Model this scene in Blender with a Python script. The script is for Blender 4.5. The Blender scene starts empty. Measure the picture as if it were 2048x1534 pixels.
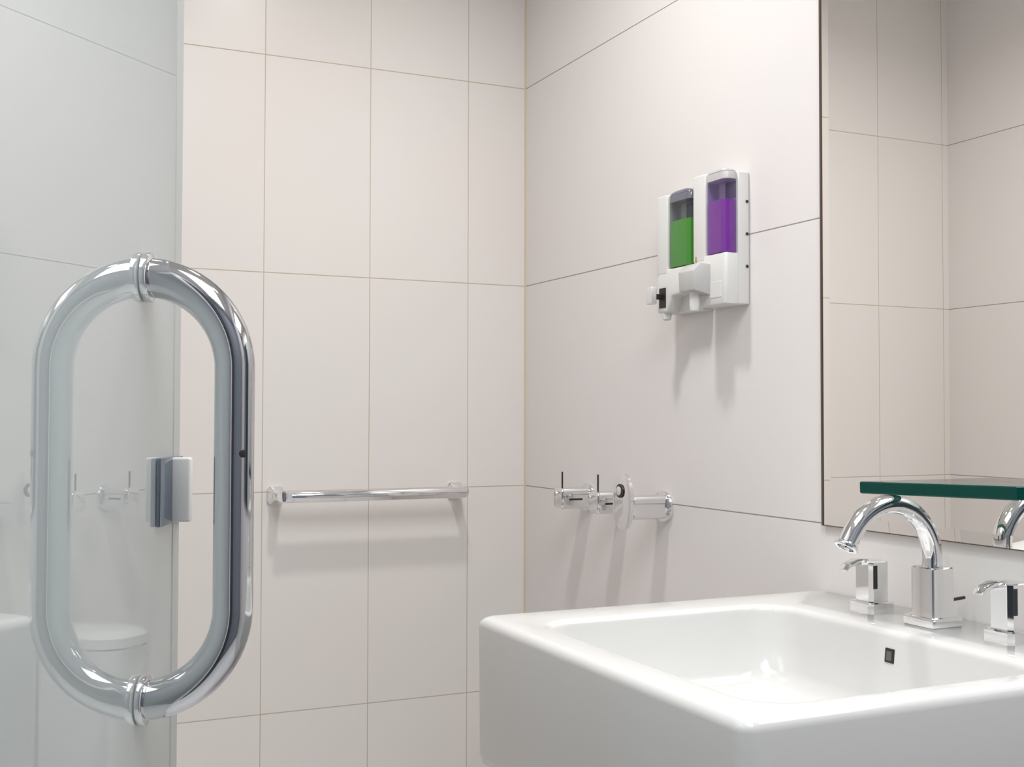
import bpy, bmesh, math
from mathutils import Vector, Matrix
scene = bpy.context.scene
COL = scene.collection
PI = math.pi

# ------------------------------------------------------------------ helpers
def link(name, bm, mat, parent=None, smooth=True, angle=35, loc=None):
    me = bpy.data.meshes.new(name)
    bmesh.ops.recalc_face_normals(bm, faces=bm.faces)
    bm.to_mesh(me); bm.free()
    o = bpy.data.objects.new(name, me); COL.objects.link(o)
    if mat is not None:
        for m in (mat if isinstance(mat, (list, tuple)) else [mat]):
            me.materials.append(m)
    if smooth:
        for p in me.polygons: p.use_smooth = True
        me.set_sharp_from_angle(angle=math.radians(angle))
    if parent is not None: o.parent = parent
    if loc is not None: o.location = loc
    return o

def thing(name, label, cat, loc=(0, 0, 0), group=None):
    o = bpy.data.objects.new(name, None); COL.objects.link(o)
    o.location = loc; o.empty_display_size = .05
    o['label'] = label; o['category'] = cat
    if group: o['group'] = group
    return o

def tag(o, label, cat, group=None):
    o['label'] = label; o['category'] = cat
    if group: o['group'] = group
    return o

def struct(o):
    o['kind'] = 'structure'; return o

def rrect(x0, x1, y0, y1, r, n=8):
    r = max(1e-5, min(r, (x1-x0)/2-1e-5, (y1-y0)/2-1e-5))
    out = []
    for cx, cy, a0 in ((x1-r, y1-r, 0), (x0+r, y1-r, PI/2), (x0+r, y0+r, PI), (x1-r, y0+r, 1.5*PI)):
        for i in range(n+1):
            a = a0 + PI/2*i/n
            out.append((cx+r*math.cos(a), cy+r*math.sin(a)))
    return out

def loft(bm, rings, cap0=True, cap1=True, closed=False):
    vs = [[bm.verts.new(p) for p in r] for r in rings]
    pairs = list(zip(vs, vs[1:]))
    if closed: pairs.append((vs[-1], vs[0]))
    for a, b in pairs:
        n = len(a)
        for i in range(n):
            bm.faces.new((a[i], a[(i+1) % n], b[(i+1) % n], b[i]))
    if not closed:
        if cap0: bm.faces.new(list(reversed(vs[0])))
        if cap1: bm.faces.new(vs[-1])
    return bm

def box(bm, x0, x1, y0, y1, z0, z1, bev=0, seg=3, rot=None, org=None):
    g = bmesh.ops.create_cube(bm, size=1)
    vs = g['verts']
    for v in vs:
        v.co = Vector(((x0+x1)/2+v.co.x*(x1-x0), (y0+y1)/2+v.co.y*(y1-y0), (z0+z1)/2+v.co.z*(z1-z0)))
    if bev:
        es = list({e for v in vs for e in v.link_edges})
        r = bmesh.ops.bevel(bm, geom=es, offset=bev, segments=seg, profile=.5, affect='EDGES')
        vs = list({v for f in r['faces'] for v in f.verts} | {v for v in vs if v.is_valid})
    if rot is not None:
        o = Vector(org or (0, 0, 0))
        for v in vs: v.co = rot @ (v.co-o)+o
    return bm

def tube(bm, pts, r, n=24, cap=True, up=Vector((0, 0, 1)), sect=None):
    """sweep a circle (or the given section) along pts"""
    pts = [Vector(p) for p in pts]
    rs = r if isinstance(r, (list, tuple)) else [r]*len(pts)
    t0 = (pts[1]-pts[0]).normalized()
    nrm = up.cross(t0)
    if nrm.length < 1e-4: nrm = Vector((1, 0, 0)).cross(t0)
    nrm.normalize()
    rings = []
    for i, p in enumerate(pts):
        t = (pts[min(i+1, len(pts)-1)]-pts[max(i-1, 0)]).normalized()
        nrm = (nrm-t*nrm.dot(t)).normalized()
        b = t.cross(nrm)
        rings.append([p+(nrm*math.cos(2*PI*k/n)+b*math.sin(2*PI*k/n))*rs[i] for k in range(n)])
    return loft(bm, rings, cap, cap)

def lathe(bm, prof, centre, axis, n=40):
    """prof: (radius, height along axis)"""
    ax = Vector(axis).normalized(); c = Vector(centre)
    u = ax.orthogonal().normalized(); w = ax.cross(u)
    rings = [[c+ax*h+(u*math.cos(2*PI*k/n)+w*math.sin(2*PI*k/n))*max(r, 1e-5) for k in range(n)] for r, h in prof]
    return loft(bm, rings)

def prism(bm, poly, d0, d1, f, bev=0):
    """poly 2D, extruded from d0 to d1; f(u, v, d) gives the point"""
    return loft(bm, [[Vector(f(u, v, d0)) for u, v in poly], [Vector(f(u, v, d1)) for u, v in poly]])

def bevel_all(bm, off, seg=3, ang=30):
    bm.normal_update()
    es = [e for e in bm.edges if len(e.link_faces) == 2 and e.calc_face_angle(0) > math.radians(ang)]
    bmesh.ops.bevel(bm, geom=es, offset=off, segments=seg, profile=.5, affect='EDGES', clamp_overlap=True)
    return bm

# ------------------------------------------------------------------ materials
def new_mat(name):
    m = bpy.data.materials.new(name); m.use_nodes = True
    return m, m.node_tree.nodes, m.node_tree.links, m.node_tree.nodes['Principled BSDF']

def simple(name, col, rough=.4, metal=0, spec=.5, coat=0):
    m, N, L, b = new_mat(name)
    b.inputs['Base Color'].default_value = (*col, 1)
    b.inputs['Roughness'].default_value = rough
    b.inputs['Metallic'].default_value = metal
    b.inputs['Specular IOR Level'].default_value = spec
    b.inputs['Coat Weight'].default_value = coat
    # faint procedural variation of the surface polish
    tc = N.new('ShaderNodeTexCoord'); no = N.new('ShaderNodeTexNoise'); mr = N.new('ShaderNodeMapRange')
    no.inputs['Scale'].default_value = 18
    mr.inputs['To Min'].default_value = max(0, rough*.85); mr.inputs['To Max'].default_value = min(1, rough*1.15+.005)
    L.new(tc.outputs['Object'], no.inputs['Vector']); L.new(no.outputs['Fac'], mr.inputs['Value'])
    L.new(mr.outputs['Result'], b.inputs['Roughness'])
    return m

def math_node(N, L, op, a, b=None, c=None):
    n = N.new('ShaderNodeMath'); n.operation = op
    for i, v in enumerate((a, b, c)):
        if v is None: continue
        if isinstance(v, (int, float)): n.inputs[i].default_value = v
        else: L.new(v, n.inputs[i])
    return n.outputs[0]

def tile_mat(name, tile, grout, specs, rough=.3, vary=.012):
    """specs: list of (axis, offset, period, half width)"""
    m, N, L, b = new_mat(name)
    tc = N.new('ShaderNodeTexCoord'); sp = N.new('ShaderNodeSeparateXYZ')
    L.new(tc.outputs['Object'], sp.inputs[0])
    mask = None; cells = []
    for ax, off, per, hw in specs:
        t = math_node(N, L, 'SUBTRACT', sp.outputs[ax], off)
        t = math_node(N, L, 'DIVIDE', t, per)
        cells.append(math_node(N, L, 'FLOOR', t))
        f = math_node(N, L, 'FRACT', math_node(N, L, 'ADD', t, .5))
        d = math_node(N, L, 'MULTIPLY', math_node(N, L, 'ABSOLUTE', math_node(N, L, 'SUBTRACT', f, .5)), per)
        mr = N.new('ShaderNodeMapRange'); mr.interpolation_type = 'SMOOTHSTEP'
        mr.inputs['From Min'].default_value = hw*.7; mr.inputs['From Max'].default_value = hw*1.3
        mr.inputs['To Min'].default_value = 1; mr.inputs['To Max'].default_value = 0
        L.new(d, mr.inputs['Value'])
        mask = mr.outputs[0] if mask is None else math_node(N, L, 'MAXIMUM', mask, mr.outputs[0])
    cv = N.new('ShaderNodeCombineXYZ')
    for i, c in enumerate(cells[:3]): L.new(c, cv.inputs[i])
    wn = N.new('ShaderNodeTexWhiteNoise'); L.new(cv.outputs[0], wn.inputs['Vector'])
    no = N.new('ShaderNodeTexNoise'); no.inputs['Scale'].default_value = 2.2; no.inputs['Detail'].default_value = 1
    L.new(tc.outputs['Object'], no.inputs['Vector'])
    hs = N.new('ShaderNodeHueSaturation'); hs.inputs['Color'].default_value = (*tile, 1)
    val = math_node(N, L, 'ADD', math_node(N, L, 'MULTIPLY', math_node(N, L, 'SUBTRACT', wn.outputs['Value'], .5), vary*2), 1.0)
    sat = math_node(N, L, 'ADD', math_node(N, L, 'MULTIPLY', math_node(N, L, 'SUBTRACT', no.outputs['Fac'], .5), .8), 1.0)
    L.new(val, hs.inputs['Value']); L.new(sat, hs.inputs['Saturation'])
    mx = N.new('ShaderNodeMix'); mx.data_type = 'RGBA'
    L.new(mask, mx.inputs['Factor']); L.new(hs.outputs[0], mx.inputs[6]); mx.inputs[7].default_value = (*grout, 1)
    L.new(mx.outputs[2], b.inputs['Base Color'])
    b.inputs['Specular IOR Level'].default_value = .35
    rr = math_node(N, L, 'ADD', math_node(N, L, 'MULTIPLY', mask, .4), rough)
    L.new(rr, b.inputs['Roughness'])
    bp = N.new('ShaderNodeBump'); bp.inputs['Strength'].default_value = .25; bp.inputs['Distance'].default_value = .001
    L.new(math_node(N, L, 'SUBTRACT', 1, mask), bp.inputs['Height']); L.new(bp.outputs[0], b.inputs['Normal'])
    return m

TILE = (.83, .795, .755)
ZJ = .955
M_wall_a = tile_mat('cream_wall_tile', (.83, .788, .75), (.52, .44, .33), [(0, -.1500, .2420, .0008), (2, ZJ, .48, .0010)])
M_wall_b = tile_mat('white_wall_tile', (.785, .75, .735), (.27, .27, .25), [(2, ZJ, .48, .0010)])
M_floor = tile_mat('floor_tile', (.76, .755, .75), (.35, .34, .33), [(0, 0, .3, .002), (1, 0, .3, .002)], rough=.4)
M_ceil = simple('ceiling_paint', (.85, .84, .82), .8)
M_back = simple('grey_wall_paint', (.20, .215, .25), .6)
M_door = simple('dark_door_paint', (.045, .05, .065), .45)
M_caulk = simple('yellowed_caulk', (.66, .55, .36), .6)
M_porc = simple('white_porcelain', (.69, .685, .67), .09, spec=.35, coat=.08)
M_plastic = simple('white_plastic', (.75, .74, .72), .32)
M_plastic_grey = simple('pale_grey_plastic', (.55, .54, .53), .35)
M_chrome = simple('chrome', (.83, .83, .84), .05, metal=1)
M_hchrome = simple('handle_chrome', (.58, .59, .61), .06, metal=1)
M_satin = simple('satin_metal', (.80, .80, .79), .32, metal=.55)
M_dark = simple('dark_recess', (.015, .015, .015), .5)
M_darkmetal = simple('dark_pin_metal', (.06, .05, .05), .35, metal=.6)
M_brass = simple('brass_catch', (.55, .45, .2), .35, metal=.8)
M_edge = simple('dark_mirror_edge', (.09, .06, .045), .5)
M_seal = simple('grey_seal', (.46, .47, .46), .35)
M_steel_blue = simple('blued_steel', (.24, .29, .35), .16, metal=.85)

def mirror_mat(name, tint):
    m, N, L, b = new_mat(name)
    b.inputs['Base Color'].default_value = (*tint, 1); b.inputs['Metallic'].default_value = 1
    b.inputs['Roughness'].default_value = 0.0
    return m
M_mirror = mirror_mat('silvered_glass', (1.0, .985, .955))
M_bevel = mirror_mat('bevelled_silvered_glass', (1.0, .985, .96))

def glazing(name, base, opac, floor_r, gain, tint=(1, 1, 1), power=1.0, rough=0.0):
    """reflective pane: mirror reflection growing towards grazing view over a clouded, partly clear body"""
    m, N, L, b = new_mat(name)
    out = N['Material Output']; N.remove(b)
    lw = N.new('ShaderNodeLayerWeight'); lw.inputs['Blend'].default_value = .5
    f = math_node(N, L, 'POWER', lw.outputs['Facing'], power)
    f = math_node(N, L, 'MULTIPLY_ADD', f, gain, floor_r)
    gl = N.new('ShaderNodeBsdfGlossy'); gl.inputs['Roughness'].default_value = rough
    tr = N.new('ShaderNodeBsdfTransparent'); tr.inputs['Color'].default_value = (*tint, 1)
    df = N.new('ShaderNodeBsdfDiffuse'); df.inputs['Color'].default_value = (*base, 1)
    tl = N.new('ShaderNodeBsdfTranslucent'); tl.inputs['Color'].default_value = (*base, 1)
    a = N.new('ShaderNodeMixShader'); a.inputs[0].default_value = .5
    L.new(df.outputs[0], a.inputs[1]); L.new(tl.outputs[0], a.inputs[2])
    c = N.new('ShaderNodeMixShader'); c.inputs[0].default_value = opac
    L.new(tr.outputs[0], c.inputs[1]); L.new(a.outputs[0], c.inputs[2])
    d = N.new('ShaderNodeMixShader'); L.new(f, d.inputs[0])
    L.new(c.outputs[0], d.inputs[1]); L.new(gl.outputs[0], d.inputs[2])
    L.new(d.outputs[0], out.inputs['Surface'])
    return m
M_glass = glazing('clouded_door_glass', (.90, .955, .955), .93, .05, .68, (.85, .92, .90))
M_tank_g = glazing('smoky_clear_plastic', (.2, .2, .24), .08, .04, .4, (.72, .72, .80), power=3)
M_tank_v = glazing('violet_clear_plastic', (.3, .2, .5), .06, .04, .4, (.74, .68, .86), power=3)
M_shelf = glazing('clear_shelf_glass', (.6, .75, .7), .03, .04, .9, (.955, .975, .965), power=4)

def liquid_mat(name, col, col2):
    m, N, L, b = new_mat(name)
    tc = N.new('ShaderNodeTexCoord'); w = N.new('ShaderNodeTexNoise'); w.inputs['Scale'].default_value = 6
    L.new(tc.outputs['Object'], w.inputs['Vector'])
    mx = N.new('ShaderNodeMix'); mx.data_type = 'RGBA'
    L.new(w.outputs['Fac'], mx.inputs['Factor']); mx.inputs[6].default_value = (*col, 1); mx.inputs[7].default_value = (*col2, 1)
    L.new(mx.outputs[2], b.inputs['Base Color'])
    b.inputs['Roughness'].default_value = .15
    b.inputs['Subsurface Weight'].default_value = .0
    return m
M_green = liquid_mat('green_soap', (.07, .50, .015), (.13, .62, .03))
M_purple = liquid_mat('purple_soap', (.28, .05, .42), (.42, .07, .42))
M_teal = liquid_mat('green_glass_edge', (.0006, .045, .036), (.001, .058, .045))
M_teal.node_tree.nodes['Principled BSDF'].inputs['Specular IOR Level'].default_value = .2

def emit_mat(name, col, s):
    m, N, L, b = new_mat(name)
    b.inputs['Emission Color'].default_value = (*col, 1); b.inputs['Emission Strength'].default_value = s
    return m

# ------------------------------------------------------------------ room
XC, YD, ZC = -1.382, -3.15, 2.42
T = .06
def wall(name, b, mat):
    bm = bmesh.new(); box(bm, *b); return struct(link(name, bm, mat, smooth=False))
wall('wall_back', (XC-T, 0, 0, T, 0, ZC), M_wall_a)
wall('wall_right', (0, T, YD, T, 0, ZC), M_wall_b)
wall('wall_left', (XC-T, XC, YD, T, 0, ZC), M_wall_b)
wall('floor', (XC-T, T, YD-T, T, -.05, 0), M_floor)
wall('ceiling', (XC-T, T, YD-T, T, ZC, ZC+.05), M_ceil)
# wall behind the camera, and a dark door on the left wall beside the camera
wall('wall_front', (XC-T, T, YD-T, YD, 0, ZC), M_back)
dy0, dy1, dz = -3.08, -2.20, 2.06
bm = bmesh.new(); box(bm, XC, XC+.012, dy0, dy1, 0, dz, .002, 1)
d = struct(link('door_1', bm, M_door, smooth=False))
bm = bmesh.new(); tube(bm, [(XC+.012, -2.99, 1.0), (XC+.055, -2.99, 1.0), (XC+.065, -2.975, 1.0), (XC+.065, -2.87, 1.0)], .009, 12)
link('door_handle', bm, M_chrome, d)
bm = bmesh.new(); prism(bm, [(0, 0), (-.003, 0), (0, -.003)], 0, ZC, lambda u, v, dd: (u, v, dd))
struct(link('trim_1', bm, M_caulk, smooth=False))

# ------------------------------------------------------------------ ceiling lights
def downlight(x, y, power, label, size=.13, spread=170):
    t = thing('ceiling_downlight', label, 'ceiling light', (x, y, ZC), 'round downlights in the ceiling')
    bm = bmesh.new()
    lathe(bm, [(.062, 0), (.078, 0), (.080, -.004), (.078, -.008), (.066, -.008), (.062, -.003)], (0, 0, 0), (0, 0, 1))
    link('trim_ring', bm, M_plastic, t)
    ld = bpy.data.lights.new('downlight_lamp', 'AREA'); ld.shape = 'DISK'; ld.size = size*.95
    ld.energy = power; ld.color = (1.0, .98, .955); ld.spread = math.radians(spread)
    lo = bpy.data.objects.new('lamp', ld); COL.objects.link(lo); lo.parent = t; lo.location = (0, 0, -.009)
    return t
downlight(-.30, -1.50, 0.75, 'round white fill downlight added above the sink out of view', spread=75)  # added fill lamp, lifts the sink's back ledge and the wall behind
downlight(-.54, -.85, 7.4, 'round white ceiling downlight above the space before the soap dispensers', spread=155)
# oblong fill panel, added out of view to even out the room light
pn = thing('ceiling_fill_panel', 'flat oblong white fill light panel added on the ceiling out of view', 'ceiling light', (-.72, -2.18, ZC))
bm = bmesh.new()
for b4 in ((-.31, .31, -.61, -.595), (-.31, .31, .595, .61), (-.31, -.295, -.595, .595), (.295, .31, -.595, .595)):
    box(bm, *b4, -.014, 0, .002, 1)
link('fill_panel_frame', bm, M_plastic, pn)
ld = bpy.data.lights.new('fill_panel_lamp', 'AREA'); ld.shape = 'RECTANGLE'; ld.size = .585; ld.size_y = 1.18; ld.energy = 23.5; ld.color = (.955, .975, 1.0)
lo = bpy.data.objects.new('lamp', ld); COL.objects.link(lo); lo.parent = pn; lo.location = (0, 0, -.010)

# ------------------------------------------------------------------ sink
SX0, SX1, SY0, SY1 = -.584, -.001, -1.669, -1.062
ZB, ZR = .650, .85
sink = thing('wall_hung_sink', 'large white rectangular ceramic sink fixed to the right wall under the mirror', 'sink', ((SX0+SX1)/2, (SY0+SY1)/2, ZB))
sc = Vector(sink.location)
def ring(x0, x1, y0, y1, r, z): return [Vector((x, y, z))-sc for x, y in rrect(x0, x1, y0, y1, r, 10)]
def outer(ins, z): return ring(SX0+ins, SX1-min(ins, .001), SY0+ins, SY1-ins, .017, z)
IX0, IX1, IY0, IY1 = -.531, -.150, -1.628, -1.148
def inner(dx, z, r=.055, db=None):
    return ring(IX0+dx, IX1-(dx if db is None else db), IY0+dx, IY1-dx, r, z)
rings = [outer(.03, ZB), outer(.012, ZB+.001), outer(.004, ZB+.006), outer(.001, ZB+.016)]
for k in range(7):
    a = k/6*PI/2; q = .013
    rings.append(outer(q*(1-math.cos(a)), ZR-q+q*math.sin(a)))
for k in range(6):
    a = PI/2*(1-k/5); q = .010
    rings.append(inner(-q*math.cos(a-PI/2+PI/2)+0.0 if False else q*(math.cos(a))-q, ZR-q+q*math.sin(a)))
rings += [inner(.012, .800, .055, .004), inner(.022, .765, .06, .009), inner(.032, .750, .065, .016), inner(.050, .738, .07), inner(.085, .731, .08), inner(.14, .728, .05)]
bm = bmesh.new(); loft(bm, rings)
basin = link('basin', bm, M_porc, sink, angle=60)
bm = bmesh.new()
OR = Matrix.Rotation(math.radians(5.7), 3, 'Y'); OO = (-.1521, -1.3865, .8190)
box(bm, OO[0]-.0012, OO[0]+.004, -1.3945, -1.3785, .8100, .8280, .0008, 2, OR, OO)
ov = link('overflow_frame', bm, M_dark, sink); ov.location = -sc
bm = bmesh.new(); box(bm, OO[0]-.0016, OO[0]+.001, -1.3910, -1.3820, .8130, .8245, 0, 1, OR, OO)
o2 = link('overflow_opening', bm, simple('overflow_grey', (.10, .11, .105), .5), ov)
bm = bmesh.new(); lathe(bm, [(.012, .004), (.03, .004), (.033, .001), (.033, -.002)][::-1], Vector((-.34, -1.39, .7285))-sc, (0, 0, 1))
link('drain', bm, M_chrome, sink)

# ------------------------------------------------------------------ faucet
FX = -.068
fa = thing('faucet', 'chrome three-piece faucet with gooseneck spout on the back ledge of the sink', 'faucet', (FX, -1.375, ZR))
# spout
bm = bmesh.new()
h = .0195
loft(bm, [[Vector((x, y, z)) for x, y in rrect(-a, a, -a, a, .004, 3)] for a, z in ((h+.002, .012), (h, .02), (h, .0745), (h-.0015, .076))])
col = link('spout_column', bm, M_chrome, fa)
bm = bmesh.new(); box(bm, -.026, .026, -.026, .026, 0, .0125, .0012, 2)
link('spout_base_plate', bm, M_chrome, fa)
R = .072; zc = .0865
pts = [(0, 0, .06), (0, 0, .075)]
for k in range(33):
    a = math.radians(148)*k/32
    pts.append((-R+R*math.cos(a), 0, zc+R*math.sin(a)))
ang = math.radians(148)
tx, tz = -math.sin(ang), math.cos(ang)
e = Vector(pts[-1])
for q in (.008, .017): pts.append((e.x+tx*q, 0, e.z+tz*q))
bm = bmesh.new(); tube(bm, pts, .0128, 28, up=Vector((0, 1, 0)))
sp = link('spout', bm, M_chrome, fa)
p0 = Vector(pts[-1]); dv = Vector((tx, 0, tz))
bm = bmesh.new(); lathe(bm, [(.0128, -.002), (.0150, 0), (.0155, .003), (.0148, .0045), (.0105, .0045), (.0100, .001)], p0, dv, 28)
link('aerator_ring', bm, M_chrome, sp)
bm = bmesh.new(); tube(bm, [(.018, .004, .028), (.060, .004, .031)], .0022, 10); 
link('lift_rod', bm, M_darkmetal, fa)
# tap handles
def tap(y, look):
    bm = bmesh.new()
    oct_ = lambda a, c: [(-a, -a+c), (-a+c, -a), (a-c, -a), (a, -a+c), (a, a-c), (a-c, a), (-a+c, a), (-a, a-c)]
    b = bmesh.new()
    loft(b, [[Vector((u, v, z)) for u, v in oct_(a, c)] for a, c, z in ((.0175, .005, .0155), (.0175, .005, .070), (.0165, .005, .0715))])
    body = link('tap_handle', b, M_chrome, fa, smooth=False)
    body.location = (0, y+1.375, 0); body['label'] = look
    b = bmesh.new()
    loft(b, [[Vector((u, v, z)) for u, v in oct_(a, c)] for a, c, z in ((.0235, .006, 0), (.0235, .006, .014), (.0215, .006, .0158))])
    link('base_plate', b, M_chrome, body, smooth=False)
    b = bmesh.new()
    prof = [(-.012, .0716), (-.012, .0740), (-.030, .0745), (-.046, .0690), (-.053, .0605), (-.050, .0590), (-.044, .0640), (-.030, .0665), (-.018, .0660)]
    prism(b, prof, -.0075, .0075, lambda u, v, d: (u, d, v))
    bevel_all(b, .0012, 2)
    link('lever', b, M_chrome, body)
    b = bmesh.new(); box(b, -.0130, -.0062, -.0180, -.0170, .034, .066)
    link('dark_slot', b, M_dark, body, smooth=False)
    return body
tap(-1.262, 'chrome tap handle left of the spout')
tap(-1.499, 'chrome tap handle right of the spout, cut by the frame edge')

# ------------------------------------------------------------------ mirror
mi = thing('wall_mirror', 'tall plain mirror on the right wall behind the faucet', 'mirror', (0, -1.7, .952))
MY0, MY1, MZ0, MZ1 = -2.40, -1.087, .952, 2.15
MT = .006; BV = .018
bm = bmesh.new()
def rp(x, i): return [Vector((x, y, z)) for y, z in ((MY0+i, MZ0+i), (MY1-i, MZ0+i), (MY1-i, MZ1-i), (MY0+i, MZ1-i))]
v = [bm.verts.new(q) for q in rp(-MT-.0008, BV)]; bm.faces.new(v)
ml = link('mirror_pane', bm, M_mirror, mi, smooth=False); ml.location = (0, 1.7, -.952)
bm = bmesh.new()
a = [bm.verts.new(q) for q in rp(-MT-.0008, BV)]; b2 = [bm.verts.new(q) for q in rp(-MT+.0004, 0)]
for i in range(4): bm.faces.new((a[i], a[(i+1) % 4], b2[(i+1) % 4], b2[i]))
be = link('bevelled_border', bm, M_bevel, mi, smooth=False); be.location = (0, 1.7, -.952)
bm = bmesh.new(); loft(bm, [rp(0, 0), rp(-MT+.0003, 0)])
bm2 = bmesh.new(); box(bm2, -MT-.0006, -.0002, MY1+.0003, MY1+.0042, MZ0, MZ1); e2 = link('edge_strip', bm2, M_edge, mi, smooth=False); e2.location = (0, 1.7, -.952)
ed = link('dark_edge', bm, M_edge, mi, smooth=False); ed.location = (0, 1.7, -.952)

# ------------------------------------------------------------------ glass shelf
sh = thing('glass_shelf', 'small thick glass shelf with dark green edge against the mirror above the faucet', 'shelf', (-.065, -1.434, 1.022))
sh.rotation_euler = (math.radians(-1.65), 0, 0)
L2 = .1345; x0, x1 = -.060, .0575; th = .016
bm = bmesh.new()
poly = [(x1, -L2), (x1, L2), (x0+.004, L2), (x0, L2-.004), (x0, -L2+.006), (x0+.008, -L2)]
sidev = lambda z, ins=0: [Vector((u+(ins if u < 0 else 0), v-math.copysign(ins, v), z)) for u, v in poly]
# clear top and bottom faces
for z in (th, 0):
    bm.faces.new([bm.verts.new(q) for q in sidev(z, .0008)])
link('shelf_pane', bm, M_shelf, sh, smooth=False)
bm = bmesh.new()
loft(bm, [sidev(0, .0012), sidev(.0015, 0), sidev(th-.0015, 0), sidev(th, .0012)], cap0=False, cap1=False)
g = link('green_edge', bm, M_teal, sh, smooth=False)
g['label'] = 'dark green polished edge'

# ------------------------------------------------------------------ soap dispensers
def dispenser(y0, y1, zb, zt, ztank, zliq, strip, label, mt, ml, left):
    w = y1-y0; D = .0505; DB = .024
    t = thing('soap_dispenser', label, 'soap dispenser', (0, (y0+y1)/2, zb), 'twin soap dispensers on the tiled wall')
    hw = w/2; H = zt-zb; ht = ztank-zb; hl = zliq-zb
    ye = hw-strip                               # inner edge of the white front strip
    # back plate
    bm = bmesh.new(); box(bm, -DB, -.0005, -hw, hw, 0, H-.004, .0025, 3)
    bp = link('back_plate', bm, M_plastic, t)
    for zz in (.28*H, .52*H, .76*H):
        bm = bmesh.new(); lathe(bm, [(.0024, 0), (.0028, .0012), (.0010, .0016)], (-.006, -hw, zz), (0, -1, 0), 12)
        link('screw', bm, M_dark, bp)
    # lower body below the tank
    bm = bmesh.new()
    sec = rrect(-D, -.020, -hw+.0005, hw-.0005, .007, 6)
    if left:
        # the near part ends higher than the far part
        prism(bm, [(-hw+.0005, .034), (-hw+.0005, ht), (hw-.0005, ht), (hw-.0005, .001), (hw-.034, .001), (hw-.050, .030)], -.020, -D, lambda u, v, d: (d, u, v))
        bevel_all(bm, .004, 3)
    else:
        loft(bm, [[Vector((x, y, z)) for x, y in sec] for z in (.0, ht)])
        bevel_all(bm, .0025, 2, 60)
    lb = link('lower_body', bm, M_plastic, t)
    # front strip beside the tank
    bm = bmesh.new(); box(bm, -D-.0005, -.020, ye, hw-.0005, ht-.01, H, .004, 4)
    link('front_strip', bm, M_plastic, t)
    # tank wrapping round the near corner
    sec = rrect(-D, -DB+.002, -hw+.001, ye-.0005, .012, 8)
    cx, cy = -.040, (ye-hw)/2
    bm = bmesh.new()
    loft(bm, [[Vector((x, y, z)) for x, y in sec] for z in (ht+.0005, H-.004)], cap0=False, cap1=False)
    tk = link('tank', bm, mt, t)
    bm = bmesh.new()
    loft(bm, [[Vector((cx+(x-cx)*s, cy+(y-cy)*s, z)) for x, y in sec] for s, z in ((1.012, H-.018), (1.012, H-.006), (.9, H-.001), (.6, H+.0025), (.2, H+.0035))])
    link('tank_lid', bm, M_plastic_grey if not left else M_smoke, t)
    bm = bmesh.new()
    loft(bm, [[Vector((cx+(x-cx)*.965, cy+(y-cy)*.965, z)) for x, y in sec] for z in (ht+.0008, hl)])
    link('liquid', bm, ml, tk)
    bm = bmesh.new()
    box(bm, -.0255, -.0243, -hw+.006, ye-.026, hl+.004, H-.02)  # dark liner stops short; the pale plate left showing stands in for a reflection
    link('tank_liner', bm, M_smoke, tk)
    # push button, stem and nozzle
    bm = bmesh.new()
    if left:
        box(bm, -.0775, -.0655, hw-.024, hw-.004, .016, .049, .0025, 3)
        lev = link('push_button', bm, M_satin, t)
        bm = bmesh.new(); box(bm, -.066, -D+.001, hw-.020, hw-.012, .026, .036, .001, 1); link('button_stem', bm, M_darkmetal, lev)
        bm = bmesh.new(); box(bm, -D-.0012, -D+.001, hw-.031, hw-.009, .010, .047, .0004, 1)
        link('dark_slot', bm, M_dark, lb)
        bm = bmesh.new(); box(bm, -D-.0008, -D+.001, hw-.006, hw-.0045, .070, .088); link('side_slot', bm, M_plastic_grey, lb)
        nx, ny = -.040, hw-.018
    else:
        yl0, yl1 = -.005, .043
        prism(bm, [(-D+.002, .072), (-.070, .074), (-.086, .060), (-.084, .026), (-D+.002, .018)], yl0, yl1, lambda u, v, d: (u, d, v)); bevel_all(bm, .002, 2)
        lev = link('push_button', bm, M_plastic_grey, t)
        bm = bmesh.new(); box(bm, -D-.0016, -D+.001, .036, .040, .080, .090, .0005, 1); link('catch', bm, M_brass, t)
        bm = bmesh.new(); box(bm, -D-.0008, -D+.001, -hw+.012, -hw+.048, .012, .040, .0006, 1); link('cover_plate', bm, M_plastic, lb)
        nx, ny = -.068, .018
    bm = bmesh.new(); lathe(bm, [(.009, .024), (.009, 0), (.0075, -.010), (.005, -.012), (.005, -.004)], (nx, ny, .002 if not left else .0), (0, 0, 1), 20)
    link('nozzle', bm, M_plastic, t)
    return t
M_smoke = simple('smoky_plastic', (.16, .16, .20), .12)
dispenser(-.785, -.675, 1.312, 1.531, 1.393, 1.478, .036, 'white wall soap dispenser with green liquid, left and lower of the pair', M_tank_g, M_green, True)
dispenser(-.893, -.794, 1.314, 1.547, 1.402, 1.494, .038, 'white wall soap dispenser with purple liquid, nearest the mirror', M_tank_v, M_purple, False)

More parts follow.
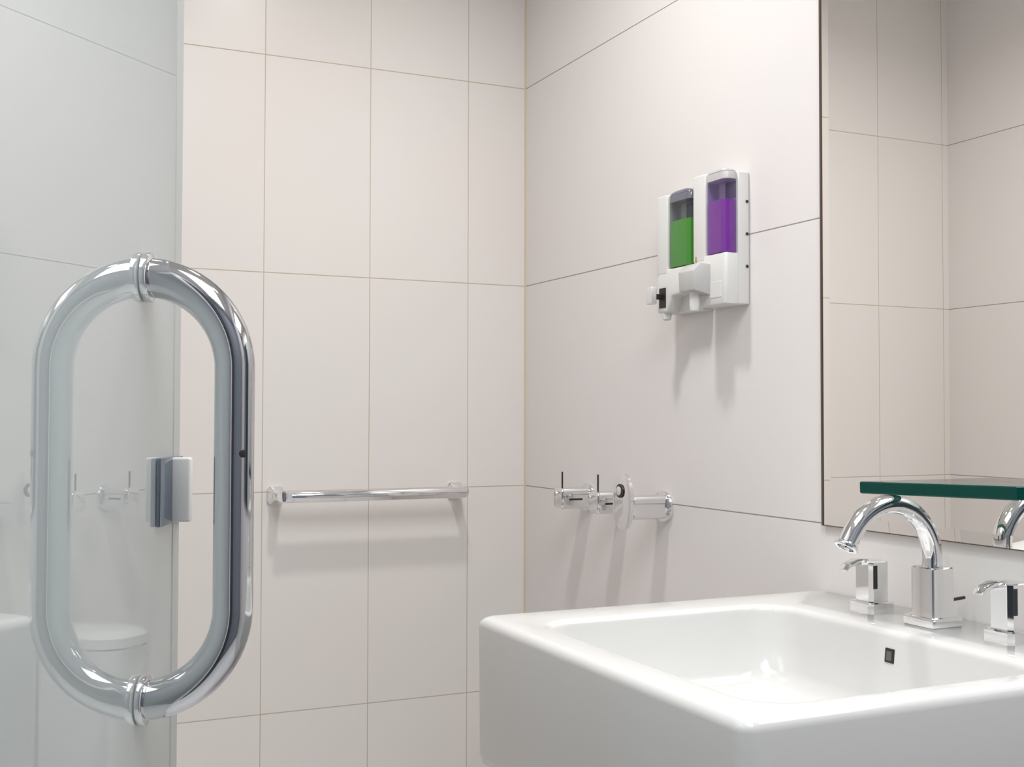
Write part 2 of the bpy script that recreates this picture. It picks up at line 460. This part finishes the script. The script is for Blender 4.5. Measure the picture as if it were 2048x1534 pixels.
# ------------------------------------------------------------------ robe hooks
def hook(y, z, label, d=.076, plate=False):
    t = thing('robe_hook', label, 'hook', (0, y, z), 'chrome robe hooks in a row on the right wall')
    bm = bmesh.new(); lathe(bm, [(.030, 0), (.0305, -.004), (.029, -.0075), (.020, -.009)], (0, 0, 0), (1, 0, 0), 36)
    link('rosette', bm, M_chrome, t)
    bm = bmesh.new()
    rings = []
    for k in range(9):
        a = k/8*PI/2
        s = .021+.002*0
        q = .010
        rings.append((-d+q-q*math.cos(PI/2-a) if False else -d+q*(1-math.sin(a)), 1-(q/.022)*(1-math.cos(a))))
    sec = rrect(-.020, .020, -.0225, .0225, .009, 6)
    loft(bm, [[Vector((x, u*s, w*s)) for u, w in sec] for x, s in [(-.006, 1.0), (-d+.010, 1.0)]+[(x, .55+.45*s) for x, s in rings[1:]]])
    body = link('hook_body', bm, M_chrome, t)
    if not plate:
        bm = bmesh.new(); tube(bm, [(-d+.012, 0, .020), (-d+.012, 0, .056)], .0019, 10)
        link('upright_pin', bm, M_darkmetal, t)
        bm = bmesh.new(); box(bm, -d+.018, -d+.050, -.0206, -.0197, -.004, .000, .0003, 1)
        link('dark_slot', bm, M_dark, body)
    else:
        # oval end plate with a round eye
        bm = bmesh.new()
        n = 48
        ov = lambda a, b, x: [Vector((x, a*math.cos(2*PI*k/n), b*math.copysign(abs(math.sin(2*PI*k/n))**.8, math.sin(2*PI*k/n))+.012)) for k in range(n)]
        loft(bm, [ov(.029, .048, -d-.001), ov(.033, .053, -d-.003), ov(.033, .053, -d-.010), ov(.029, .049, -d-.012)])
        pl = link('oval_end_plate', bm, M_chrome, t)
        bm = bmesh.new(); lathe(bm, [(.010, 0), (.013, -.002), (.013, -.004), (.009, -.005)], (-d-.011, 0, .032), (1, 0, 0), 28)
        link('eye', bm, M_darkmetal, pl)
        bm = bmesh.new(); lathe(bm, [(.008, -.002), (.0085, -.006), (.007, -.0068)], (-d-.011, 0, .032), (1, 0, 0), 28); link('eye_plug', bm, M_satin, pl)
    return t
hook(-.318, .947, 'chrome robe hook with upright pin, nearest the room corner')
hook(-.470, .948, 'chrome robe hook with upright pin, middle of the row of three', d=.074)
hook(-.622, .949, 'chrome robe hook with large oval end plate, nearest the sink', d=.086, plate=True)

# ------------------------------------------------------------------ towel bar
BZ = .948; BD = -.075
tb = thing('towel_bar', 'short chrome towel bar on the cream tiled back wall', 'towel bar', (-.396, 0, BZ))
ox = -.396
bm = bmesh.new()
sec = [(-.014, .004), (-.010, .0115), (.010, .0115), (.014, .007), (.014, -.006), (.008, -.0125), (-.006, -.0125), (-.014, -.003)]
loft(bm, [[Vector((x-ox, BD+u, w)) for u, w in sec] for x in (-.601, -.186)])
bevel_all(bm, .002, 2, 20)
link('bar', bm, M_chrome, tb)
for x in (-.606, -.184):
    bm = bmesh.new()
    loft(bm, [[Vector((x-ox+u, y, w)) for u, w in rrect(-a, a, -b, b, r, 6)] for a, b, r, y in ((.017, .019, .008, 0), (.0175, .0195, .009, -.006), (.014, .016, .008, -.011), (.010, .011, .007, -.030), (.010, .0105, .007, -.066))])
    link('post', bm, M_chrome, tb)
bm = bmesh.new(); box(bm, -.600-ox, -.590-ox, BD-.0152, BD-.0135, -.004, .0085, .0005, 1)  # pale plate stands in for the bright highlight at the bar's left end
link('end_highlight', bm, M_satin, tb)

# ------------------------------------------------------------------ glass shower door
GA = -0.42586033748661256; GC = -0.3872875656
NN = Vector((math.cos(GA), math.sin(GA), 0)); GD = Vector((-math.sin(GA), math.cos(GA), 0))
def gp(s, d, z): return GD*s+NN*(GC+d)+Vector((0, 0, z))
S_EDGE = -1.6100; S_H = -2.480
gth = .008
door = thing('glass_shower_door', 'clouded glass shower door with a big looped chrome pull, standing open at left', 'shower door', gp(S_H, 0, .012))
dl = Vector(door.location)
def gbox(bm, s0, s1, d0, d1, z0, z1, bev=0, seg=3):
    b = bmesh.new(); box(b, s0, s1, d0, d1, z0, z1, bev, seg)
    off = {}
    for v in b.verts: off[v] = bm.verts.new(gp(v.co.x, v.co.y, v.co.z)-dl)
    for f in b.faces: bm.faces.new([off[v] for v in f.verts])
    b.free(); return bm
bm = bmesh.new(); gbox(bm, S_H, S_EDGE-.022, -gth, 0, .02, 2.10)
link('glass_pane', bm, M_glass, door, smooth=False)
bm = bmesh.new(); gbox(bm, S_EDGE-.022, S_EDGE, -gth-.0008, .0008, .02, 2.10, .0006, 1)
link('edge_seal', bm, M_seal, door, smooth=False)
# pull handle
HS = -1.7302; HZT, HZB = 1.2480, .8615; HDm = .0835; HR = .0182; RB = .086
pts = []
pts.append(gp(HS, .0, HZT)); 
n = 20
for k in range(n+1):
    a = PI/2*k/n
    pts.append(gp(HS, HDm-RB+RB*math.sin(a)+.0025*(1-k/n), HZT-RB*1.0+RB*math.cos(a)))
for k in range(n+1):
    a = PI/2*k/n
    pts.append(gp(HS, HDm-RB+RB*math.cos(a)+.0025*(k/n), HZB+RB-RB*math.sin(a)))
pts.append(gp(HS, 0, HZB))
pts = [pts[0]]+[q for q, r in zip(pts[1:], pts) if (q-r).length > 1e-4]
bm = bmesh.new(); tube(bm, [q-dl for q in pts], HR, 40, up=GD)
ph = link('pull_handle', bm, M_hchrome, door, angle=60)
for z in (HZT, HZB):
    bm = bmesh.new()
    lathe(bm, [(.0185, .0005), (.0225, .001), (.0232, .004), (.0225, .0075), (.0190, .0085)], gp(HS, 0, z)-dl, NN, 40)
    link('mounting_collar', bm, M_chrome, ph)
    bm = bmesh.new()
    lathe(bm, [(.020, .0), (.020, .003), (.016, .0045)], gp(HS, -gth, z)-dl, -NN, 32)
    link('rear_washer', bm, M_chrome, ph)
bm = bmesh.new(); lathe(bm, [(.0032, .0), (.0036, .0008), (.002, .0012)], gp(HS+.0, HDm+HR*.62, 1.0865)-GD*HR*.79-dl, (NN*.62-GD*.79), 14)
link('set_screw', bm, M_dark, ph)
# hinge clamp
HGZ0, HGZ1 = 1.0145, 1.0800
bm = bmesh.new(); gbox(bm, -1.690, -1.612, .0004, .005, HGZ0, HGZ1, .0012, 2); gbox(bm, -1.690, -1.612, -gth-.005, -gth-.0004, HGZ0, HGZ1, .0012, 2)
hg = link('clamp_plate', bm, M_steel_blue, door)
bm = bmesh.new(); gbox(bm, -1.651, -1.640, .003, .0225, HGZ0+.0015, HGZ1-.0005, .0025, 3)
o = link('clamp_face', bm, M_plastic, hg); o['label'] = 'pale matt face'
# hinges on the wall side
for z in (.30, 1.80):
    bm = bmesh.new(); gbox(bm, S_H-.006, S_H+.05, -gth-.006, .006, z, z+.09, .002, 2)
    link('wall_hinge', bm, M_chrome, door)

# ------------------------------------------------------------------ small bin beyond the sink
bn = thing('waste_bin', 'pale rounded wall bin beyond the sink, seen only in the glass door', 'bin', (-.105, -.455, .405))
bm = bmesh.new()
loft(bm, [[Vector((x, y, z)) for x, y in rrect(-a, .1045, -.065, .065, .035, 8)] for a, z in ((.085, 0), (.09, .005), (.100, .262))])
link('bin_body', bm, M_porc, bn)
bm = bmesh.new()
loft(bm, [[Vector((x, y, z)) for x, y in rrect(-a, .1045, -b, b, .062, 10)] for a, b, z in ((.102, .066, .262), (.106, .070, .266), (.106, .070, .284), (.098, .062, .293), (.07, .04, .297))])
link('bin_lid', bm, M_porc, bn)

# ------------------------------------------------------------------ world, camera, view
w = bpy.data.worlds.new('world'); scene.world = w; w.use_nodes = True
w.node_tree.nodes['Background'].inputs[0].default_value = (.5, .55, .6, 1); w.node_tree.nodes['Background'].inputs[1].default_value = .2

px, py, pz, yaw, pitch, roll, f = -1.211711405104646, -2.5276856099898173, 1.1206553769776946, -0.43573385235322154, 0.02837387023446835, 0.0020473414494619406, 2326.6850727725705
cy, sy = math.cos(yaw), math.sin(yaw)
fwd0 = Vector((-sy, cy, 0)); r0 = Vector((cy, sy, 0)); up0 = Vector((0, 0, 1))
fwd = fwd0*math.cos(pitch)+up0*math.sin(pitch); up = up0*math.cos(pitch)-fwd0*math.sin(pitch)
rr = r0*math.cos(roll)+up*math.sin(roll); uu = up*math.cos(roll)-r0*math.sin(roll)
cd = bpy.data.cameras.new('camera'); cam = bpy.data.objects.new('camera', cd); COL.objects.link(cam)
m3 = Matrix((rr, uu, -fwd)).transposed()
cam.matrix_world = Matrix.Translation((px, py, pz)) @ m3.to_4x4()
cd.sensor_fit = 'HORIZONTAL'; cd.sensor_width = 36; cd.lens = f/2048*36; cd.clip_start = .01
scene.camera = cam
vs = scene.view_settings
vs.view_transform = 'Standard'; vs.look = 'None'; vs.gamma = 1; vs.use_curve_mapping = False; vs.exposure = 0.05
